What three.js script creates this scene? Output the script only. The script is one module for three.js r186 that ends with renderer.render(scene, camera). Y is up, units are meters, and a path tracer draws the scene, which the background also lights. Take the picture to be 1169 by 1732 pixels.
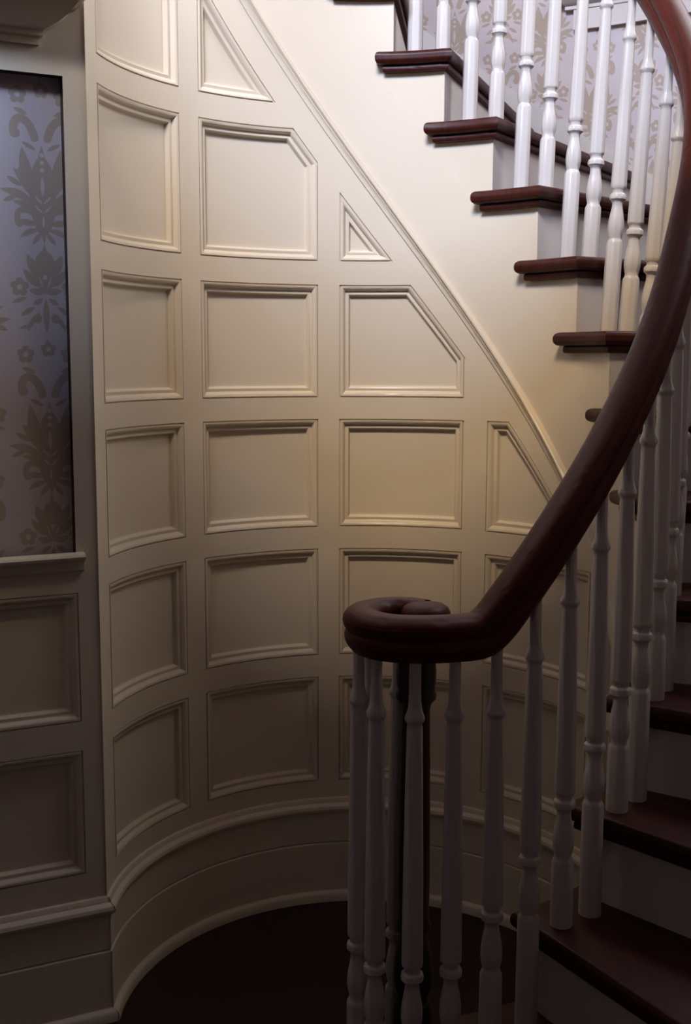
import * as THREE from 'three';
import { mergeGeometries, mergeVertices, toCreasedNormals } from 'three/addons/utils/BufferGeometryUtils.js';
import { RectAreaLightUniformsLib } from 'three/addons/lights/RectAreaLightUniformsLib.js';
RectAreaLightUniformsLib.init();

// ---------------------------------------------------------------- camera, exposure, light
const E = 1.58;                                        // eye height above the hall floor
const D2R = Math.PI / 180;
const scene = new THREE.Scene();
const camera = new THREE.PerspectiveCamera(2 * Math.atan(866 / 1947.24) / D2R, 1169 / 1732, 0.05, 60);
camera.rotation.order = 'YXZ';
camera.position.set(0, E, 0);
camera.rotation.set(-0.1309, 0, 0.0024);
scene.add(camera);
scene.background = new THREE.Color(0x000000);
const renderer = new THREE.WebGLRenderer({ antialias: true });
renderer.toneMapping = THREE.LinearToneMapping;
renderer.toneMappingExposure = 1.0;
renderer.shadowMap.enabled = true;
const LIGHT = {
  sky: { c: new THREE.Color(0.50, 0.66, 1.0), i: 112, x: -1.15, z: 0.95, w: 2.2, d: 1.1, y: 4.0 },
  amber: { c: new THREE.Color(1.0, 0.79, 0.53), i: 121, x: -0.65, z: 0.12, w: 1.3, d: 0.6, y: 4.0 },
  stair: { c: new THREE.Color(0.93, 0.95, 1.0), i: 12, th: 72, y0: 1.55, y1: 2.75, w: 0.95 },
  door: { c: new THREE.Color(1.0, 0.74, 0.9), i: 1.5, x: -1.85, w: 0.34, h: 1.95, y: -0.15 },
};

// ---------------------------------------------------------------- helpers
const CX = 0.0509, CZ = -2.6244, R = 0.6186, RB = 0.678, RO = 1.75;   // stair well: centre, panelled wall, baluster ring, outer wall
const RISE = 0.1872, STEP = 13.016, FLOOR = -1.58, UPPER = 1.57, CEIL = 1.25, TOP = 4.0;
const treadTop = k => 0.8207 - RISE * k;
const riserAt = k => 20 + STEP * k;                    // front edge of tread k
const pitch = th => 0.8207 - RISE * ((th - 11.6) / STEP - 0.25);
const cyl = (th, y, r) => new THREE.Vector3(CX + r * Math.sin(th * D2R), y + E, CZ - r * Math.cos(th * D2R));
let seed = 7;
const rnd = () => { seed = (seed * 1664525 + 1013904223) % 4294967296; return seed / 4294967296; };
const used = {};
const numbered = n => { const k = used[n] = (used[n] ?? -1) + 1; return k ? n + '_' + String(k).padStart(3, '0') : n; };
function mesh(name, g, m, parent) {
  const o = new THREE.Mesh(g, m); o.name = numbered(name); o.castShadow = o.receiveShadow = true;
  (parent || scene).add(o); return o;
}
function structure(name, g, m) {
  const o = g ? new THREE.Mesh(g, m) : new THREE.Group(); o.name = name; o.userData.kind = 'structure';
  o.castShadow = o.receiveShadow = true; scene.add(o); return o;
}
function thing(name, label, category, group) {
  const o = new THREE.Group(); o.name = numbered(name); o.userData = { label, category };
  if (group) o.userData.group = group; scene.add(o); return o;
}
function fromTris(pos, uv, crease) {                   // pos: array of Vector3 (three per triangle), uv: [u,v] per vertex
  const g = new THREE.BufferGeometry(), p = new Float32Array(pos.length * 3), t = new Float32Array(pos.length * 2);
  pos.forEach((v, i) => { p[3 * i] = v.x; p[3 * i + 1] = v.y; p[3 * i + 2] = v.z; t[2 * i] = uv[i][0]; t[2 * i + 1] = uv[i][1]; });
  g.setAttribute('position', new THREE.BufferAttribute(p, 3)); g.setAttribute('uv', new THREE.BufferAttribute(t, 2));
  return toCreasedNormals(g, crease ?? 0.5);
}
// grid of points [row][col] joined by quads
function gridGeo(rows, uvs, crease, closed) {
  const P = [], U = [], n = rows.length, m = rows[0].length;
  for (let i = 0; i + 1 < n; i++) for (let j = 0; j < (closed ? m : m - 1); j++) {
    const k = (j + 1) % m, a = rows[i][j], b = rows[i][k], c = rows[i + 1][k], d = rows[i + 1][j];
    const ua = uvs[i][j], ub = uvs[i][k], uc = uvs[i + 1][k], ud = uvs[i + 1][j];
    P.push(a, b, c, a, c, d); U.push(ua, ub, uc, ua, uc, ud);
  }
  return fromTris(P, U, crease);
}
// triangles in the (s, y) plane of a wall, cut until none is longer than lim along s
function cut(tris, lim) {
  for (let pass = 0; pass < 12; pass++) {
    const out = []; let any = false;
    for (const t of tris) {
      const f = [0, 1, 2].map(i => Math.abs(t[i][0] - t[(i + 1) % 3][0]) > lim);
      const n = f.filter(Boolean).length;
      if (!n) { out.push(t); continue; }
      any = true;
      const mid = i => [(t[i][0] + t[(i + 1) % 3][0]) / 2, (t[i][1] + t[(i + 1) % 3][1]) / 2];
      if (n === 3) { const a = mid(0), b = mid(1), c = mid(2); out.push([t[0], a, c], [a, t[1], b], [c, b, t[2]], [a, b, c]); }
      else {
        let k = n === 1 ? f.indexOf(true) : (f.indexOf(false) + 1) % 3;
        const v = [t[k], t[(k + 1) % 3], t[(k + 2) % 3]];
        const m0 = [(v[0][0] + v[1][0]) / 2, (v[0][1] + v[1][1]) / 2];
        if (n === 1) out.push([v[0], m0, v[2]], [m0, v[1], v[2]]);
        else { const m1 = [(v[1][0] + v[2][0]) / 2, (v[1][1] + v[2][1]) / 2]; out.push([m0, v[1], m1], [v[0], m0, m1], [v[0], m1, v[2]]); }
      }
    }
    tris = out; if (!any) break;
  }
  return tris;
}
function faceGeo(outline, holes, map, d, lim) {
  const sh = new THREE.Shape(outline.map(p => new THREE.Vector2(p[0], p[1])));
  for (const h of holes) sh.holes.push(new THREE.Path(h.map(p => new THREE.Vector2(p[0], p[1]))));
  const g = new THREE.ShapeGeometry(sh), ps = g.attributes.position, ix = g.index;
  let tris = [];
  for (let i = 0; i < ix.count; i += 3) tris.push([0, 1, 2].map(j => [ps.getX(ix.getX(i + j)), ps.getY(ix.getX(i + j))]));
  tris = cut(tris, lim);
  const P = [], U = [];
  for (const t of tris) for (const v of t) { P.push(map(v[0], v[1], d)); U.push([v[0], v[1]]); }
  return fromTris(P, U, 0.6);
}
function inset(poly, u) {                              // convex, counter-clockwise
  const n = poly.length, L = [];
  for (let i = 0; i < n; i++) {
    const a = poly[i], b = poly[(i + 1) % n], dx = b[0] - a[0], dy = b[1] - a[1], l = Math.hypot(dx, dy);
    L.push({ p: [a[0] - dy / l * u, a[1] + dx / l * u], d: [dx, dy] });
  }
  return L.map((q, i) => {
    const w = L[(i + n - 1) % n], den = w.d[0] * q.d[1] - w.d[1] * q.d[0];
    const t = ((q.p[0] - w.p[0]) * q.d[1] - (q.p[1] - w.p[1]) * q.d[0]) / den;
    return [w.p[0] + w.d[0] * t, w.p[1] + w.d[1] * t];
  });
}
// sunk panel moulding: [inset from the outer line, depth]
const PROF = [[0, 0], [0.0006, 0.005], [0.0032, 0.005], [0.0036, -0.0008], [0.0078, -0.0006], [0.0105, 0.0006], [0.0135, 0.0035], [0.0155, 0.0075], [0.0165, 0.0105],
  [0.0178, 0.0112], [0.0250, 0.0098], [0.0268, 0.0106], [0.0286, 0.0140], [0.0298, 0.0190], [0.0318, 0.0215], [0.036, 0.0218]];
function panelGeos(poly, map, lim) {
  const rings = PROF.map(p => inset(poly, p[0]));
  const P = [], U = [], n = poly.length;
  for (let e = 0; e < n; e++) {
    const a = poly[e], b = poly[(e + 1) % n], N = Math.max(1, Math.ceil(Math.abs(b[0] - a[0]) / lim));
    for (let k = 0; k < rings.length - 1; k++) for (let i = 0; i < N; i++) {
      const pt = (r, t) => { const A = rings[r][e], B = rings[r][(e + 1) % n]; return [A[0] + (B[0] - A[0]) * t, A[1] + (B[1] - A[1]) * t]; };
      const q = [pt(k, i / N), pt(k, (i + 1) / N), pt(k + 1, (i + 1) / N), pt(k + 1, i / N)];
      const v = q.map((c, j) => map(c[0], c[1], PROF[j < 2 ? k : k + 1][1]));
      P.push(v[0], v[1], v[2], v[0], v[2], v[3]); U.push(q[0], q[1], q[2], q[0], q[2], q[3]);
    }
  }
  return { moulding: fromTris(P, U, 0.45), field: faceGeo(rings[rings.length - 1], [], map, PROF[PROF.length - 1][1], lim) };
}
function clipBelow(poly, m, c) {                       // keep y < c - m*s
  const out = [], f = p => c - m * p[0] - p[1];
  poly.forEach((p, i) => {
    const q = poly[(i + 1) % poly.length], a = f(p), b = f(q);
    if (a >= 0) out.push(p);
    if (a * b < 0) { const t = a / (a - b); out.push([p[0] + (q[0] - p[0]) * t, p[1] + (q[1] - p[1]) * t]); }
  });
  return out;
}
const rect = (a, b, c, d) => [[a, c], [b, c], [b, d], [a, d]];
function boxGeo(x0, x1, y0, y1, z0, z1) {
  const g = new THREE.BoxGeometry(x1 - x0, y1 - y0, z1 - z0); g.translate((x0 + x1) / 2, (y0 + y1) / 2 + E, (z0 + z1) / 2);
  const p = g.attributes.position, nn = g.attributes.normal, u = g.attributes.uv;
  for (let i = 0; i < p.count; i++) { const ax = Math.abs(nn.getX(i)) > .5, ay = Math.abs(nn.getY(i)) > .5; u.setXY(i, ax ? p.getZ(i) : p.getX(i), ay ? p.getZ(i) : p.getY(i)); }
  return g;
}
const MITRE = 0.627;
function sweepCyl(prof, th0, th1, n) {            // prof: [into the room, y]
  const rows = [], uvs = [];
  for (let i = 0; i <= n; i++) {
    const th = th0 + (th1 - th0) * i / n;
    rows.push(prof.map(p => cyl(i ? th : th - MITRE * p[0] / R / D2R, p[1], R - p[0]))); uvs.push(prof.map((p, j) => [R * th * D2R, j * 0.01]));
  }
  return gridGeo(rows, uvs, 0.5);
}
function noiseCanvas(w, h, draw) { const c = document.createElement('canvas'); c.width = w; c.height = h; draw(c.getContext('2d'), w, h); return c; }

// ---------------------------------------------------------------- materials
function tex(c, rx, ry, srgb) {
  const t = new THREE.CanvasTexture(c); t.wrapS = t.wrapT = THREE.RepeatWrapping; t.repeat.set(rx, ry);
  if (srgb) t.colorSpace = THREE.SRGBColorSpace; return t;
}
const brush = noiseCanvas(512, 512, (g, w, h) => {     // faint brush marks and orange peel of gloss paint
  g.fillStyle = '#808080'; g.fillRect(0, 0, w, h);
  for (let i = 0; i < 5000; i++) { const v = 110 + rnd() * 36 | 0; g.fillStyle = `rgba(${v},${v},${v},0.35)`; g.fillRect(rnd() * w, rnd() * h, 1 + rnd() * 2, 2 + rnd() * 10); }
});
const grain = noiseCanvas(512, 1024, (g, w, h) => {    // mahogany: long grain runs along v
  g.fillStyle = '#5a2213'; g.fillRect(0, 0, w, h);
  for (let i = 0; i < 900; i++) {
    const x = rnd() * w, y = rnd() * h, l = 120 + rnd() * 500, d = rnd();
    g.strokeStyle = d < .55 ? `rgba(35,9,5,${.12 + rnd() * .22})` : `rgba(134,62,34,${.08 + rnd() * .16})`; g.lineWidth = .6 + rnd() * 2.2;
    for (const o of [0, -h]) { g.beginPath(); g.moveTo(x, y + o); g.bezierCurveTo(x + rnd() * 8 - 4, y + o + l * .3, x + rnd() * 8 - 4, y + o + l * .6, x + rnd() * 4 - 2, y + o + l); g.stroke(); }
  }
});
const brushMap = tex(brush, 4, 4);
const cream = new THREE.MeshPhysicalMaterial({ color: new THREE.Color(0.70, 0.60, 0.465), roughness: 0.32, bumpMap: brushMap, bumpScale: 0.0004, side: THREE.DoubleSide });
const white = new THREE.MeshPhysicalMaterial({ color: new THREE.Color(0.57, 0.52, 0.48), roughness: 0.38, side: THREE.DoubleSide });
const wall = new THREE.MeshStandardMaterial({ color: new THREE.Color(0.34, 0.31, 0.31), roughness: 0.8, bumpMap: brushMap, bumpScale: 0.0004, side: THREE.DoubleSide });
const wood = new THREE.MeshPhysicalMaterial({ map: tex(grain, 3, 1.4, true), color: new THREE.Color(0.48, 0.37, 0.36), roughness: 0.45, specularIntensity: 0.6, side: THREE.DoubleSide });
const railWood = new THREE.MeshPhysicalMaterial({ map: tex(grain, 3, 1.4, true), color: new THREE.Color(0.85, 0.6, 0.52), roughness: 0.48, specularIntensity: 0.6, side: THREE.DoubleSide });
const darkWood = new THREE.MeshPhysicalMaterial({ map: tex(grain, 3, 1, true), color: new THREE.Color(0.16, 0.12, 0.12), roughness: 0.45, side: THREE.DoubleSide });

// damask: one motif, mirrored about its stem, repeated in a half drop
const TW = 0.34, TH = 0.555;
const damask = noiseCanvas(816, 1332, (g, w, h) => {
  g.fillStyle = '#bdb2b4'; g.fillRect(0, 0, w, h);
  for (let i = 0; i < 9000; i++) { const v = rnd() < .5 ? 255 : 0; g.fillStyle = `rgba(${v},${v},${v},0.025)`; g.fillRect(rnd() * w, rnd() * h, 1 + rnd() * 2, 1 + rnd() * 14); }
  const S = 2400;                                      // pixels per metre
  const ink = '#a69688', paper = '#bdb2b4';
  const leaf = (x0, y0, x1, y1, wd, bend = 0, col = ink) => {      // pointed leaf from base to tip
    const dx = x1 - x0, dy = y1 - y0, l = Math.hypot(dx, dy), nx = -dy / l, ny = dx / l, mx = (x0 + x1) / 2 + nx * bend, my = (y0 + y1) / 2 + ny * bend;
    g.fillStyle = col; g.beginPath(); g.moveTo(x0, y0); g.quadraticCurveTo(mx + nx * wd, my + ny * wd, x1, y1); g.quadraticCurveTo(mx - nx * wd, my - ny * wd, x0, y0); g.fill();
  };
  const dot = (x, y, rx, ry = rx, col = ink, a = 0) => { g.fillStyle = col; g.beginPath(); g.ellipse(x, y, rx, ry, a, 0, 7); g.fill(); };
  const flower = (x, y, r) => { for (let k = 0; k < 5; k++) dot(x + Math.cos(k * 1.257 - 1.57) * r, y + Math.sin(k * 1.257 - 1.57) * r, r * .72); dot(x, y, r * .5, r * .5, paper); };
  const curl = (pts, wd) => { g.strokeStyle = ink; g.lineWidth = wd; g.lineCap = 'round'; g.beginPath(); g.moveTo(pts[0], pts[1]); g.bezierCurveTo(...pts.slice(2)); g.stroke(); };
  const side = () => {                                 // left half, metres/1000 below the top of the motif, x left of the stem
    flower(-48, 38, 11.5); leaf(-28, 78, -58, 66, 11); leaf(-24, 94, -46, 86, 9);
    curl([-58, 116, -64, 80, -28, 72, -14, 126], 18); dot(-56, 118, 11); leaf(-6, 132, -30, 98, 17); leaf(-12, 152, -42, 136, 10);
    leaf(-12, 240, -42, 146, 25, -15); leaf(-30, 188, -52, 196, 14); leaf(-22, 254, -62, 192, 19, 9); leaf(-44, 230, -76, 210, 12); leaf(-10, 264, -30, 186, 17, -6);
    leaf(-18, 268, -92, 238, 18, 13); leaf(-52, 248, -86, 264, 11); leaf(-14, 282, -66, 262, 13, 7);
    curl([-26, 284, -48, 272, -62, 284, -54, 308], 13); dot(-52, 308, 9); leaf(-10, 308, -58, 300, 14, -6); leaf(-8, 322, -52, 340, 13, 10); leaf(-4, 326, -26, 354, 11);
    leaf(-2, 428, -38, 374, 22, -10); leaf(-2, 446, -48, 406, 20, -8); leaf(0, 458, -36, 452, 16); dot(-16, 404, 16); leaf(-6, 470, -28, 484, 12);
    flower(-56, 446, 12); leaf(-40, 468, -74, 480, 10); leaf(-24, 488, -56, 508, 12); leaf(-12, 500, -42, 542, 11, 6); dot(-20, 514, 10); leaf(-30, 528, -60, 536, 9);
  };
  const motif = (cx, cy) => {
    g.save(); g.translate(cx, cy); g.scale(S / 1000, S / 1000);
    dot(0, 250, 29, 84); leaf(0, 352, 0, 140, 34); dot(0, 410, 24, 44); leaf(0, 460, 0, 350, 20); leaf(0, 545, 0, 470, 14); leaf(0, 30, 0, 2, 8);
    flower(2, 26, 10);
    side(); g.save(); g.scale(-1, 1); side(); g.restore();
    leaf(0, 144, 0, 108, 9, 0, paper); for (const y of [162, 178, 194]) dot(0, y, 4.5, 4.5, paper);
    leaf(0, 250, 0, 206, 9, 0, paper);
    for (const y of [248, 268]) { leaf(0, y + 18, -18, y, 4, -2, paper); leaf(0, y + 18, 18, y, 4, 2, paper); }
    leaf(0, 318, 0, 292, 5, 0, paper); dot(0, 424, 5, 5, paper); leaf(-5, 448, -14, 420, 3, 0, paper); leaf(5, 448, 14, 420, 3, 0, paper);
    g.restore();
  };
  for (const [ox, oy] of [[.5, 0], [0, .5], [1, .5], [.5, 1], [.5, -1], [0, -.5], [1, -.5]]) motif(ox * w, oy * h);
});
const paperMap = tex(damask, 1 / TW, 1 / TH, true);
const wallpaper = new THREE.MeshStandardMaterial({ map: paperMap, roughness: 0.7, side: THREE.DoubleSide });
const floorMat = new THREE.MeshPhysicalMaterial({ map: tex(grain, 2, 0.5, true), color: new THREE.Color(0.16, 0.11, 0.11), roughness: 0.4, side: THREE.DoubleSide });

// ---------------------------------------------------------------- curved panelled wall under the stair
const S = th => R * th * D2R;
const mapBack = (s, y, d) => cyl(s / R / D2R, y, R + d);
{
  const w = structure('wall_back');
  const cols = [[-83.1, -50.03], [-44.25, -11.93], [-6.4, 26.39], [32.76, 67.15], [73.4, 104]];
  const rows = [[0.6828, 1.03], [0.2709, 0.6208], [-0.1022, 0.2074], [-0.4676, -0.1626], [-0.84, -0.5301], [-1.2165, -0.9042]];
  const mS = 0.0137 / (R * D2R), holes = [];
  for (let c = 0; c < 5; c++) for (let r = 0; r < 6; r++) {
    const whole = rect(S(cols[c][0]), S(cols[c][1]), rows[r][0], rows[r][1]);
    let p = (c === 3 && r === 4) ? whole : clipBelow(whole, mS, 0.37);
    if (p.length < 3) continue;
    const wd = Math.max(...p.map(q => q[0])) - Math.min(...p.map(q => q[0])), ht = Math.max(...p.map(q => q[1])) - Math.min(...p.map(q => q[1]));
    if (wd < 0.1 || ht < 0.1) continue;
    holes.push(p);
    const g = panelGeos(p, mapBack, 0.03);
    const pm = mesh('panel', g.field, cream, w);
    mesh('panel_moulding', g.moulding, cream, pm);
  }
  const TU = 0.052;                                    // tread and cove thickness
  const out = [[S(-91.8), FLOOR], [S(163), FLOOR]];
  for (let k = 11; k >= -3; k--) { out.push([S(Math.min(163, riserAt(k))), treadTop(k) - TU], [S(riserAt(k - 1)), treadTop(k) - TU]); }
  out.push([S(riserAt(-4)), CEIL + 0.02], [S(-91.8), CEIL + 0.02]);
  mesh('wall_face', faceGeo(out, holes, mapBack, 0, 0.03), cream, w);
  mesh('wall_core', faceGeo(out, [], mapBack, 0.04, 0.05), cream, w);
  // raking moulding that follows the stair above the panels
  const prof = [[-0.0165, 0], [-0.0165, 0.003], [-0.0150, 0.0042], [-0.0085, 0.0044], [-0.0040, 0.0070], [-0.0018, 0.0100], [-0.0008, 0.0062], [0.0010, 0.0060], [0.0022, 0.0110], [0.0055, 0.0148], [0.0095, 0.0150], [0.0130, 0.0122], [0.0150, 0.0070], [0.0165, 0.0040], [0.0170, 0]];
  const sl = -0.01415 / (R * D2R), ln = Math.hypot(1, sl), nx = -sl / ln, ny = 1 / ln, rowsG = [], uvs = [];
  for (let i = 0; i <= 110; i++) {
    const th = -42 + 166 * i / 110, s = S(th), y = 0.4985 - 0.01415 * th;
    rowsG.push(prof.map(p => mapBack(s + nx * p[0], y + ny * p[0], -p[1]))); uvs.push(prof.map((p, j) => [s * 1.6, j * .004]));
  }
  mesh('raking_moulding', gridGeo(rowsG, uvs, 0.6), cream, w);
}
// skirting round the curve
const skirtProf = {
  base_cap: [[0, -1.268], [0.006, -1.270], [0.009, -1.276], [0.010, -1.282], [0.014, -1.284], [0.020, -1.290], [0.022, -1.298], [0.020, -1.305], [0.014, -1.309], [0.010, -1.312], [0.0075, -1.318]],
  upper_board: [[0.0075, -1.316], [0.0075, -1.4005], [0.006, -1.4020]],
  lower_board: [[0.003, -1.4035], [0.0085, -1.4055], [0.010, -1.408], [0.010, -1.58]],
  shoe_moulding: [[0.010, -1.550], [0.014, -1.5505], [0.020, -1.554], [0.024, -1.560], [0.025, -1.568], [0.025, -1.58]],
};
{
  const b = structure('baseboard_back');
  for (const [n, p] of Object.entries(skirtProf)) mesh(n, sweepCyl(p, -91.8, 124, 70), cream, b);
}

// ---------------------------------------------------------------- flat wall on the left
const KX = -0.5684, KZ = -2.6075, UX = 0.9006, UZ = -0.4347;      // corner where it meets the curve; direction to the right
const mapLeft = (q, y, d) => new THREE.Vector3(KX + UX * q + UZ * d, y + E, KZ + UZ * q - UX * d);
function sweepLine(prof, q0, q1, mitre) {
  const rows = [q0, q1].map((q, i) => prof.map(p => mapLeft(q + (mitre && i ? MITRE * p[0] : 0), p[1], -p[0])));
  const g = gridGeo(rows, [q0, q1].map(q => prof.map((p, j) => [q, j * .01])), 0.5);
  if (mitre) return g;
  const cap = faceGeo(prof.map(p => [p[0], p[1]]), [], (a, b) => mapLeft(q1, b, -a), 0, 9);
  return mergeGeometries([g, cap]);
}
{
  const w = structure('wall_left');
  const hp = rect(-1.3, -0.050, -0.452, 0.607), p1 = rect(-0.80, -0.047, -0.833, -0.528), p2 = rect(-0.80, -0.047, -1.204, -0.902);
  mesh('wall_face', faceGeo(rect(-2.4, 0, FLOOR, TOP), [hp, p1, p2], mapLeft, 0, 9), cream, w);
  mesh('wall_core', faceGeo(rect(-2.4, 0.03, FLOOR, TOP), [], mapLeft, 0.06, 9), cream, w);
  const pg = faceGeo(hp, [], mapLeft, 0.028, 9);
  const u = pg.attributes.uv; for (let i = 0; i < u.count; i++) u.setXY(i, u.getX(i) + 0.094 + TW / 2, u.getY(i) - 0.049);
  mesh('wallpaper', pg, wallpaper, w);
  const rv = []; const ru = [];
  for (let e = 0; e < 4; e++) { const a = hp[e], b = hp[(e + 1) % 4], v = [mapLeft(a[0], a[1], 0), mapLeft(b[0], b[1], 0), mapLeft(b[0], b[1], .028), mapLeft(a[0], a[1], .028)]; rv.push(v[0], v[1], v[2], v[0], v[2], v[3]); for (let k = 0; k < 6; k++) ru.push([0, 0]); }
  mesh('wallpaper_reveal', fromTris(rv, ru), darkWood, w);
  for (const p of [p1, p2]) { const g = panelGeos(p, mapLeft, 9), pm = mesh('panel', g.field, cream, w); mesh('panel_moulding', g.moulding, cream, pm); }
  const rail = [[0, -0.434], [0.018, -0.434], [0.026, -0.437], [0.029, -0.442], [0.027, -0.448], [0.019, -0.452], [0.012, -0.456], [0.010, -0.474], [0.006, -0.478], [0, -0.480]];
  structure('trim_1', sweepLine(rail, -2.4, -0.034), cream);
  // cornice over the papered panel, returned on itself at its right end
  const cp = [[0, 0.664], [0.006, 0.664], [0.006, 0.680], [0.014, 0.682], [0.014, 0.692], [0.018, 0.695], [0.026, 0.699], [0.042, 0.708], [0.060, 0.722], [0.074, 0.740], [0.078, 0.744], [0.086, 0.745], [0.086, 0.751], [0.095, 0.753], [0.098, 0.758], [0.098, 0.790], [0, 0.790]];
  const rows = [cp.map(p => mapLeft(-2.4, p[1], -p[0])), cp.map(p => mapLeft(-0.105 + p[0], p[1], -p[0])), cp.map(p => mapLeft(-0.105 + p[0], p[1], 0))];
  structure('trim_2', gridGeo(rows, [0, 1, 2].map(i => cp.map((p, j) => [i, j * .01])), 0.3), cream);
  const b = structure('baseboard_left');
  for (const [n, p] of Object.entries(skirtProf)) mesh(n, sweepLine(p, -2.4, 0, true), cream, b);
}

// ---------------------------------------------------------------- outer wall of the stair, papered, with skirt, frieze and cornice
const polar = (pts, uvw, crease) => gridGeo(pts, uvw, crease);
function ring(r, th0, th1, y0, y1, n, uo = 0) {
  const rows = [], uv = [];
  for (let i = 0; i <= n; i++) { const th = th0 + (th1 - th0) * i / n; const a = typeof y0 === 'function' ? y0(th) : y0, b = typeof y1 === 'function' ? y1(th) : y1; rows.push([cyl(th, a, r), cyl(th, b, r)]); uv.push([[r * th * D2R + uo, a], [r * th * D2R + uo, b]]); }
  return gridGeo(rows, uv, 0.6);
}
function shell(r0, r1, th0, th1, y0, y1, n) {          // curved board with thickness
  const f = (y, t) => typeof y === 'function' ? y(t) : y, rows = [], uv = [];
  for (let i = 0; i <= n; i++) {
    const t = th0 + (th1 - th0) * i / n, a = f(y0, t), b = f(y1, t);
    rows.push([cyl(t, a, r0), cyl(t, b, r0), cyl(t, b, r1), cyl(t, a, r1)]); uv.push([[r0 * t * D2R, a], [r0 * t * D2R, b], [r0 * t * D2R, b + .02], [r0 * t * D2R, a - .02]]);
  }
  const caps = [rows[0], rows[n]].map(q => fromTris([q[0], q[1], q[2], q[0], q[2], q[3]], Array(6).fill([0, 0])));
  return mergeGeometries([gridGeo(rows, uv, 0.5, true), ...caps]);
}
const WL = LIGHT.stair, WA = WL.w / 2 / RO / D2R;     // window opening in this wall
{
  const w = structure('wall_right');
  const o = rect(RO * -45 * D2R, RO * 152 * D2R, FLOOR, TOP), hole = rect(RO * (WL.th - WA) * D2R, RO * (WL.th + WA) * D2R, WL.y0, WL.y1);
  const m = (s, y, d) => cyl(s / RO / D2R, y, RO + d);
  mesh('wallpaper', faceGeo(o, [hole], m, 0, 0.09), wallpaper, w);
  mesh('wall_core', faceGeo(o, [hole], m, 0.12, 0.09), wall, w);
  const skirtTop = th => Math.max(pitch(th) + 0.10, 0.985 - 0.0208 * (th - 17));
  structure('trim_3', shell(RO - 0.016, RO, -30, 150, th => pitch(th) - 0.32, skirtTop, 90), white);
  structure('trim_4', shell(RO - 0.018, RO, 25.2, 58, 1.142, 1.215, 20), white);
  const cp = [[0, 1.21], [0.022, 1.21], [0.022, 1.222], [0.032, 1.226], [0.044, 1.236], [0.060, 1.252], [0.068, 1.256], [0.068, 1.27], [0, 1.27]];
  const rows = [], uv = [];
  for (let i = 0; i <= 22; i++) {
    const t = i === 0 ? 0 : (i - 1) / 21;
    rows.push(cp.map(p => cyl(24.6 - p[0] * 18 + t * (58 - 24.6), p[1], RO - (i ? p[0] : 0)))); uv.push(cp.map((p, j) => [t, j * .01]));
  }
  structure('trim_5', gridGeo(rows, uv, 0.4), white);
}

// ---------------------------------------------------------------- staircase
const stair = thing('spiral_staircase', 'white curved staircase with dark wood treads winding up round the panelled wall', 'staircase');
function plate(pts, y, th, bev, m, name, parent, k) {   // flat board from plan points [x, z] with a rounded edge
  const sh = new THREE.Shape(pts.map(p => new THREE.Vector2(p[0], -p[1])));
  const g = new THREE.ExtrudeGeometry(sh, { depth: th - 2 * bev, bevelEnabled: true, bevelThickness: bev, bevelSize: bev, bevelOffset: -bev, bevelSegments: 4, curveSegments: 2 });
  g.rotateX(-Math.PI / 2); g.translate(0, y - th + bev + E, 0);
  return mesh(name, toCreasedNormals(g, 0.7), m, parent);
}
const plan = (th, r) => [CX + r * Math.sin(th * D2R), CZ - r * Math.cos(th * D2R)];
const VC = [0.105, -2.035];                            // centre of the scroll at the foot of the rail
function wedge(k, over, ri, back) {                    // plan of tread k; over = nosing in metres
  const f = riserAt(k), b = riserAt(k - 1), pts = [], tip = b - back;
  for (let i = 0; i <= 8; i++) pts.push(plan(tip + (f + over / R / D2R - tip) * i / 8, ri));
  // front edge runs parallel to the riser
  const d = [Math.sin(f * D2R), -Math.cos(f * D2R)], t = [Math.cos(f * D2R), Math.sin(f * D2R)];
  pts.pop(); for (const r of [ri + 0.004, RO - 0.02]) pts.push([CX + d[0] * r + t[0] * over, CZ + d[1] * r + t[1] * over]);
  for (let i = 0; i <= 5; i++) pts.push(plan(f + (b - 1.2 / 1.7 - f) * (i + .6) / 5.6, RO - 0.02));
  pts.push(plan(b - 1.2, R + 0.012)); pts.push(plan(tip + .4, R + 0.006));
  return pts;
}
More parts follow.
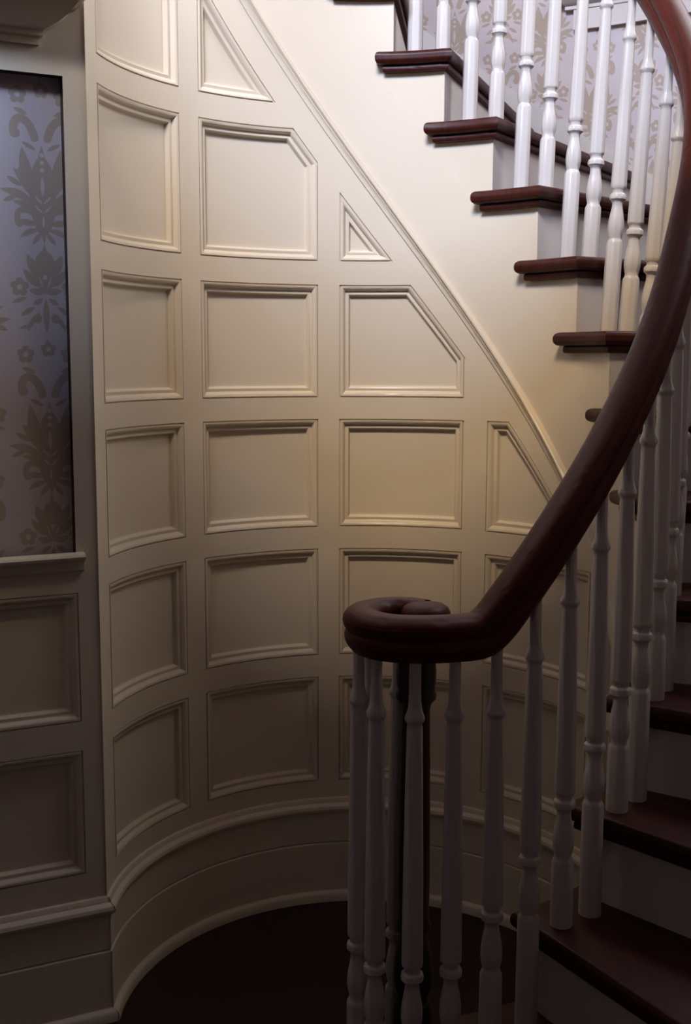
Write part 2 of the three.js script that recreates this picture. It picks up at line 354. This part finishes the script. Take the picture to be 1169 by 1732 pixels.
for (let k = -3; k <= 12; k++) {
  let pts = wedge(k, 0.028, R - 0.034, 4.6), cov = wedge(k, 0.014, R - 0.018, 2.6);
  if (k === 12) {                                      // bottom step with a rounded end under the scroll
    const curtail = rad => {
      const p = []; const a0 = -150, a1 = 100;
      p.push(plan(riserAt(11) - 1.2, RO - .02), plan(riserAt(11) - 1.2, R + .01));
      for (let i = 0; i <= 24; i++) { const a = (a0 - 40 - (330 - 80) * i / 24) * D2R; p.push([VC[0] + rad * Math.cos(a), VC[1] - rad * Math.sin(a)]); }
      p.push(plan(175, 1.0)); p.push(plan(174, RO - .02)); return p;
    };
    pts = curtail(0.165); cov = curtail(0.150);
  }
  const t = plate(pts, treadTop(k), 0.034, 0.0135, wood, 'tread', stair);
  plate(cov, treadTop(k) - 0.0335, 0.019, 0.006, wood, 'cove_moulding', t);
  // riser under the front edge
  const f = riserAt(k), lo = k === 12 ? FLOOR : treadTop(k + 1), hi = treadTop(k) - 0.052;
  if (k < 12) {
    const bk = f - 0.02 / R / D2R, P = (r, th, y) => cyl(th, y, r);
    const c = [[R + .0006, f], [RO - .02, f], [RO - .02, f - 0.6], [R + .0006, bk]].map(q => [P(q[0], q[1], lo), P(q[0], q[1], hi)]);
    const T = [], U = [];
    for (let i = 0; i < 4; i++) { const a = c[i], b = c[(i + 1) % 4]; T.push(a[0], b[0], b[1], a[0], b[1], a[1]); U.push([0, 0], [1, 0], [1, .2], [0, 0], [1, .2], [0, .2]); }
    mesh('riser', fromTris(T, U), white, stair);
  } else {
    const p = []; for (let i = 0; i <= 30; i++) { const a = (-150 - 40 - 250 * i / 30) * D2R; p.push([VC[0] + .138 * Math.cos(a), VC[1] - .138 * Math.sin(a)]); } p.push(plan(173.4, 1.0), plan(172.6, RO - .03));
    const rows = p.map(q => [new THREE.Vector3(q[0], lo + E, q[1]), new THREE.Vector3(q[0], hi + E, q[1])]);
    mesh('riser', gridGeo(rows, p.map((q, i) => [[i * .05, 0], [i * .05, .15]]), 0.6), white, stair);
  }
}

// ---------------------------------------------------------------- railing
const railing = thing('stair_railing', 'dark wood handrail ending in a scroll over white turned balusters', 'railing');
const leanAt = th => 0.042 * (1 - THREE.MathUtils.smoothstep(th, 84, 118));
const LEVEL = -0.477;
const railPts = [];
for (let th = -34; th <= 166; th += 2) {
  const h = pitch(th) + 0.84, w = 0.010, y = h - LEVEL > 0.4 ? h : LEVEL + w * Math.log(1 + Math.exp((h - LEVEL) / w));
  railPts.push(cyl(th, y, RB + 0.003 + leanAt(th)));
}
for (const [x, z] of [[0.196, -1.958], [0.155, -1.948], [0.115, -1.947], [0.075, -1.958], [0.044, -1.985], [0.030, -2.022], [0.036, -2.062], [0.062, -2.092], [0.098, -2.104], [0.130, -2.096], [0.148, -2.080]]) railPts.push(new THREE.Vector3(x, LEVEL + E, z));
{
  const half = [[0, .040], [.010, .0395], [.020, .037], [.028, .032], [.0335, .024], [.0350, .015], [.033, .007], [.0295, .002], [.0280, -.001], [.0300, -.004], [.0318, -.010], [.0312, -.018], [.0280, -.026], [.0230, -.033], [.0195, -.037], [.017, -.040], [0, -.040]];
  const prof = half.concat(half.slice(1, -1).reverse().map(p => [-p[0], p[1]]));
  const curve = new THREE.CatmullRomCurve3(railPts, false, 'centripetal'), N = 420, rows = [], uv = [], Y = new THREE.Vector3(0, 1, 0);
  for (let i = 0; i <= N; i++) {
    const u = i / N, p = curve.getPointAt(u), t = curve.getTangentAt(u);
    const s = new THREE.Vector3().crossVectors(t, Y).normalize(), up = new THREE.Vector3().crossVectors(s, t).normalize();
    const k = 1 - 0.22 * THREE.MathUtils.smoothstep(u, .955, 1);
    rows.push(prof.map(q => p.clone().addScaledVector(s, q[0] * k).addScaledVector(up, q[1]))); uv.push(prof.map((q, j) => [j * .009, u * curve.getLength()]));
  }
  const rail = mesh('handrail', gridGeo(rows, uv, 0.9, true), railWood, railing);
  // round eye that ends the scroll
  const eye = new THREE.LatheGeometry([[0, -.040], [.020, -.040], [.026, -.036], [.036, -.026], [.041, -.014], [.040, -.006], [.0375, -.001], [.041, .004], [.046, .012], [.0455, .022], [.041, .031], [.031, .0368], [.016, .0392], [0, .040]].map(p => new THREE.Vector2(...p)), 36);
  eye.translate(0.147, LEVEL + E, -2.060);
  mesh('scroll_eye', eye, railWood, rail);
}
function turned(pts, seg = 20) {                       // [radius, y] from the bottom
  const c = [[0, pts[0][1]], ...pts, [0, pts[pts.length - 1][1]]].map(p => new THREE.Vector2(p[0], p[1]));
  return toCreasedNormals(new THREE.LatheGeometry(c, seg), 0.7);
}
const balGeo = {};
function balusterGeo(base, shaft, top) {               // base block height, shaft length, neck up into the rail
  const key = [base, shaft, top].map(v => v.toFixed(3)).join();
  if (balGeo[key]) return balGeo[key];
  const b = base, L = base + 0.108, U = L + shaft;
  return balGeo[key] = turned([
    [.0215, 0], [.0212, b * .4], [.0205, b - .010], [.0200, b - .004], [.0180, b], [.0162, b + .004], [.0160, b + .008],
    [.0180, b + .016], [.0196, b + .026], [.0200, b + .036], [.0190, b + .050], [.0165, b + .066], [.0138, b + .080], [.0130, b + .088], [.0134, b + .094],
    [.0162, b + .098], [.0205, b + .102], [.0208, L], [.0198, L + .005], [.0152, L + .009], [.0148, L + .013], [.0158, L + .017], [.0188, L + .020], [.0196, L + .024], [.0194, L + .03],
    [.0190, L + shaft * .2], [.0178, L + shaft * .45], [.0160, L + shaft * .72], [.0140, U - .018], [.0132, U - .011], [.0140, U - .007], [.0166, U - .004], [.0178, U], [.0174, U + .004],
    [.0150, U + .010], [.0126, U + .018], [.0112, U + .030], [.0105, U + .055], [.0102, U + top]]);
}
for (let i = -6; i <= 23; i++) {
  const th = 11.6 + 6.508 * i, k = Math.floor(i / 2), t0 = treadTop(k), low = pitch(th) + 0.285, b = low - 0.108 - t0;
  const o = mesh('baluster', balusterGeo(b, 0.380, 0.125), white, railing);
  const p = cyl(th, t0, RB); o.position.copy(p);
  const a = Math.atan2(leanAt(th), 0.8);
  o.quaternion.setFromAxisAngle(new THREE.Vector3(Math.cos(th * D2R), 0, Math.sin(th * D2R)).normalize(), -a * 1);
  const tip = new THREE.Vector3(0, .8, 0).applyQuaternion(o.quaternion); // lean away from the well
  if (tip.x * Math.sin(th * D2R) - tip.z * Math.cos(th * D2R) < 0) o.quaternion.invert();
}
for (const [x, z] of [[0.193, -1.964], [0.122, -1.948], [0.0555, -1.976], [0.025, -2.058], [0.046, -2.098], [0.100, -2.106]]) {
  const o = mesh('baluster', balusterGeo(0.219, 0.478, 0.125), white, railing); o.position.set(x, treadTop(12) + E, z);
}
{
  const n = mesh('newel_post', turned([[.036, 0], [.036, .20], [.034, .21], [.028, .215], [.028, .225], [.034, .24], [.037, .27], [.034, .31], [.027, .34], [.026, .35], [.032, .36], [.032, .37], [.028, .38], [.0295, .45], [.0285, .60], [.0270, .74], [.0262, .79], [.029, .802], [.036, .808], [.038, .815], [.036, .822], [.0345, .826], [.0365, .84], [.037, .86], [.0345, .885], [.030, .905], [.026, .925], [.024, .94]], 28), darkWood, railing);
  n.position.set(0.131, treadTop(12) + E, -2.060); n.userData.label = 'dark turned newel post';
}

// ---------------------------------------------------------------- shell: floor, slab, hall and upper walls, ceiling, windows
const X0 = -2.8, X1 = 2.2, Z0 = -4.7, Z1 = 1.8;
structure('floor', boxGeo(X0, X1, FLOOR - 0.1, FLOOR, Z0, Z1), floorMat);
{
  const slab = new THREE.Shape([[X0, -Z0], [X1, -Z0], [X1, -Z1], [X0, -Z1]].map(p => new THREE.Vector2(...p))), h = [];
  for (let t = -33; t > -91; t -= 6) h.push(plan(t, R + .001));
  h.push([KX, KZ], [KX - UX, KZ - UZ], [KX - UX, -1.3], [-0.85, -1.3], [-0.84, -1.86], [-0.56, -1.86], [-0.46, -1.6], [0.50, -1.6], [0.60, -1.95]);
  for (let t = 136; t > 112; t -= 6) h.push(plan(t, R + .03));
  for (let t = 112; t >= -33; t -= 5) h.push(plan(t, RO + .02));
  slab.holes.push(new THREE.Path(h.map(p => new THREE.Vector2(p[0], -p[1]))));
  const g = new THREE.ExtrudeGeometry(slab, { depth: UPPER - CEIL, bevelEnabled: false }); g.rotateX(-Math.PI / 2); g.translate(0, CEIL + E, 0);
  structure('ceiling', g, wall);
  const u = new THREE.ExtrudeGeometry(slab, { depth: 0.02, bevelEnabled: false }); u.rotateX(-Math.PI / 2); u.translate(0, UPPER + E, 0);
  structure('floor_upper', u, floorMat);
}
structure('wall_front', boxGeo(X0 - .1, X1 + .1, FLOOR, TOP, Z1, Z1 + .1), wall);
structure('wall_rear', boxGeo(X0 - .1, X1 + .1, FLOOR, TOP, Z0 - .1, Z0), wall);
structure('wall_hall_left', boxGeo(X0 - .1, X0, FLOOR, TOP, Z0, Z1), wall);
structure('wall_hall_right', boxGeo(X1, X1 + .1, FLOOR, TOP, Z0, Z1), wall);
const K = LIGHT.sky, KB = LIGHT.amber;
{
  const sh = new THREE.Shape([[X0 - .1, -Z0 + .1], [X1 + .1, -Z0 + .1], [X1 + .1, -Z1 - .1], [X0 - .1, -Z1 - .1]].map(p => new THREE.Vector2(...p)));
  for (const K of [LIGHT.sky, LIGHT.amber]) sh.holes.push(new THREE.Path(rect(K.x - K.w / 2, K.x + K.w / 2, -K.z - K.d / 2, -K.z + K.d / 2).map(p => new THREE.Vector2(...p))));
  const g = new THREE.ExtrudeGeometry(sh, { depth: .12, bevelEnabled: false }); g.rotateX(-Math.PI / 2); g.translate(0, TOP + E, 0);
  structure('ceiling_upper', g, wall);
}
function windowUnit(name, c, w, h, cols, rows, pos, target, inten) {  // frame, glazing bars, bright pane, and its light
  const t = structure(name);
  t.position.copy(pos); t.lookAt(target);
  const bx = (x0, x1, y0, y1, z0, z1) => { const g = new THREE.BoxGeometry(x1 - x0, y1 - y0, z1 - z0); g.translate((x0 + x1) / 2, (y0 + y1) / 2, (z0 + z1) / 2); return g; };
  const f = .05, parts = [bx(-w / 2, -w / 2 + f, -h / 2, h / 2, -.05, .03), bx(w / 2 - f, w / 2, -h / 2, h / 2, -.05, .03), bx(-w / 2 + f, w / 2 - f, -h / 2, -h / 2 + f, -.05, .03), bx(-w / 2 + f, w / 2 - f, h / 2 - f, h / 2, -.05, .03)];
  for (let i = 1; i < cols; i++) parts.push(bx(-w / 2 + w * i / cols - .012, -w / 2 + w * i / cols + .012, -h / 2 + f, h / 2 - f, -.04, .0));
  for (let i = 1; i < rows; i++) parts.push(bx(-w / 2 + f, w / 2 - f, -h / 2 + h * i / rows - .012, -h / 2 + h * i / rows + .012, -.04, -.001));
  mesh('window_frame', mergeGeometries(parts), white, t);
  mesh('pane', bx(-w / 2 + f, w / 2 - f, -h / 2 + f, h / 2 - f, -.075, -.06), new THREE.MeshStandardMaterial({ color: 0xffffff, emissive: c, emissiveIntensity: 1.0, roughness: .3 }), t);
  const l = new THREE.RectAreaLight(c, inten, w - .1, h - .1);
  l.position.copy(pos).addScaledVector(target.clone().sub(pos).normalize(), .05); l.lookAt(target); scene.add(l);
}
windowUnit('window_1', K.c, K.w, K.d, 3, 3, new THREE.Vector3(K.x, K.y + E, K.z), new THREE.Vector3(K.x, 0, K.z - .0001), K.i);
windowUnit('window_4', KB.c, KB.w, KB.d, 3, 1, new THREE.Vector3(KB.x, KB.y + E, KB.z), new THREE.Vector3(KB.x, 0, KB.z - .0001), KB.i);
{
  const p = cyl(WL.th, (WL.y0 + WL.y1) / 2, RO + .04);
  windowUnit('window_2', WL.c, WL.w, WL.y1 - WL.y0, 2, 3, p, new THREE.Vector3(CX, p.y, CZ), WL.i);
}
const KD = LIGHT.door;
windowUnit('window_3', KD.c, KD.w, KD.h, 1, 4, new THREE.Vector3(KD.x, E + KD.y, Z1 - .05), new THREE.Vector3(KD.x, E + KD.y, -3), KD.i);
scene.traverse(o => { if (o.isMesh) o.castShadow = o.receiveShadow = true; });
renderer.render(scene, camera);
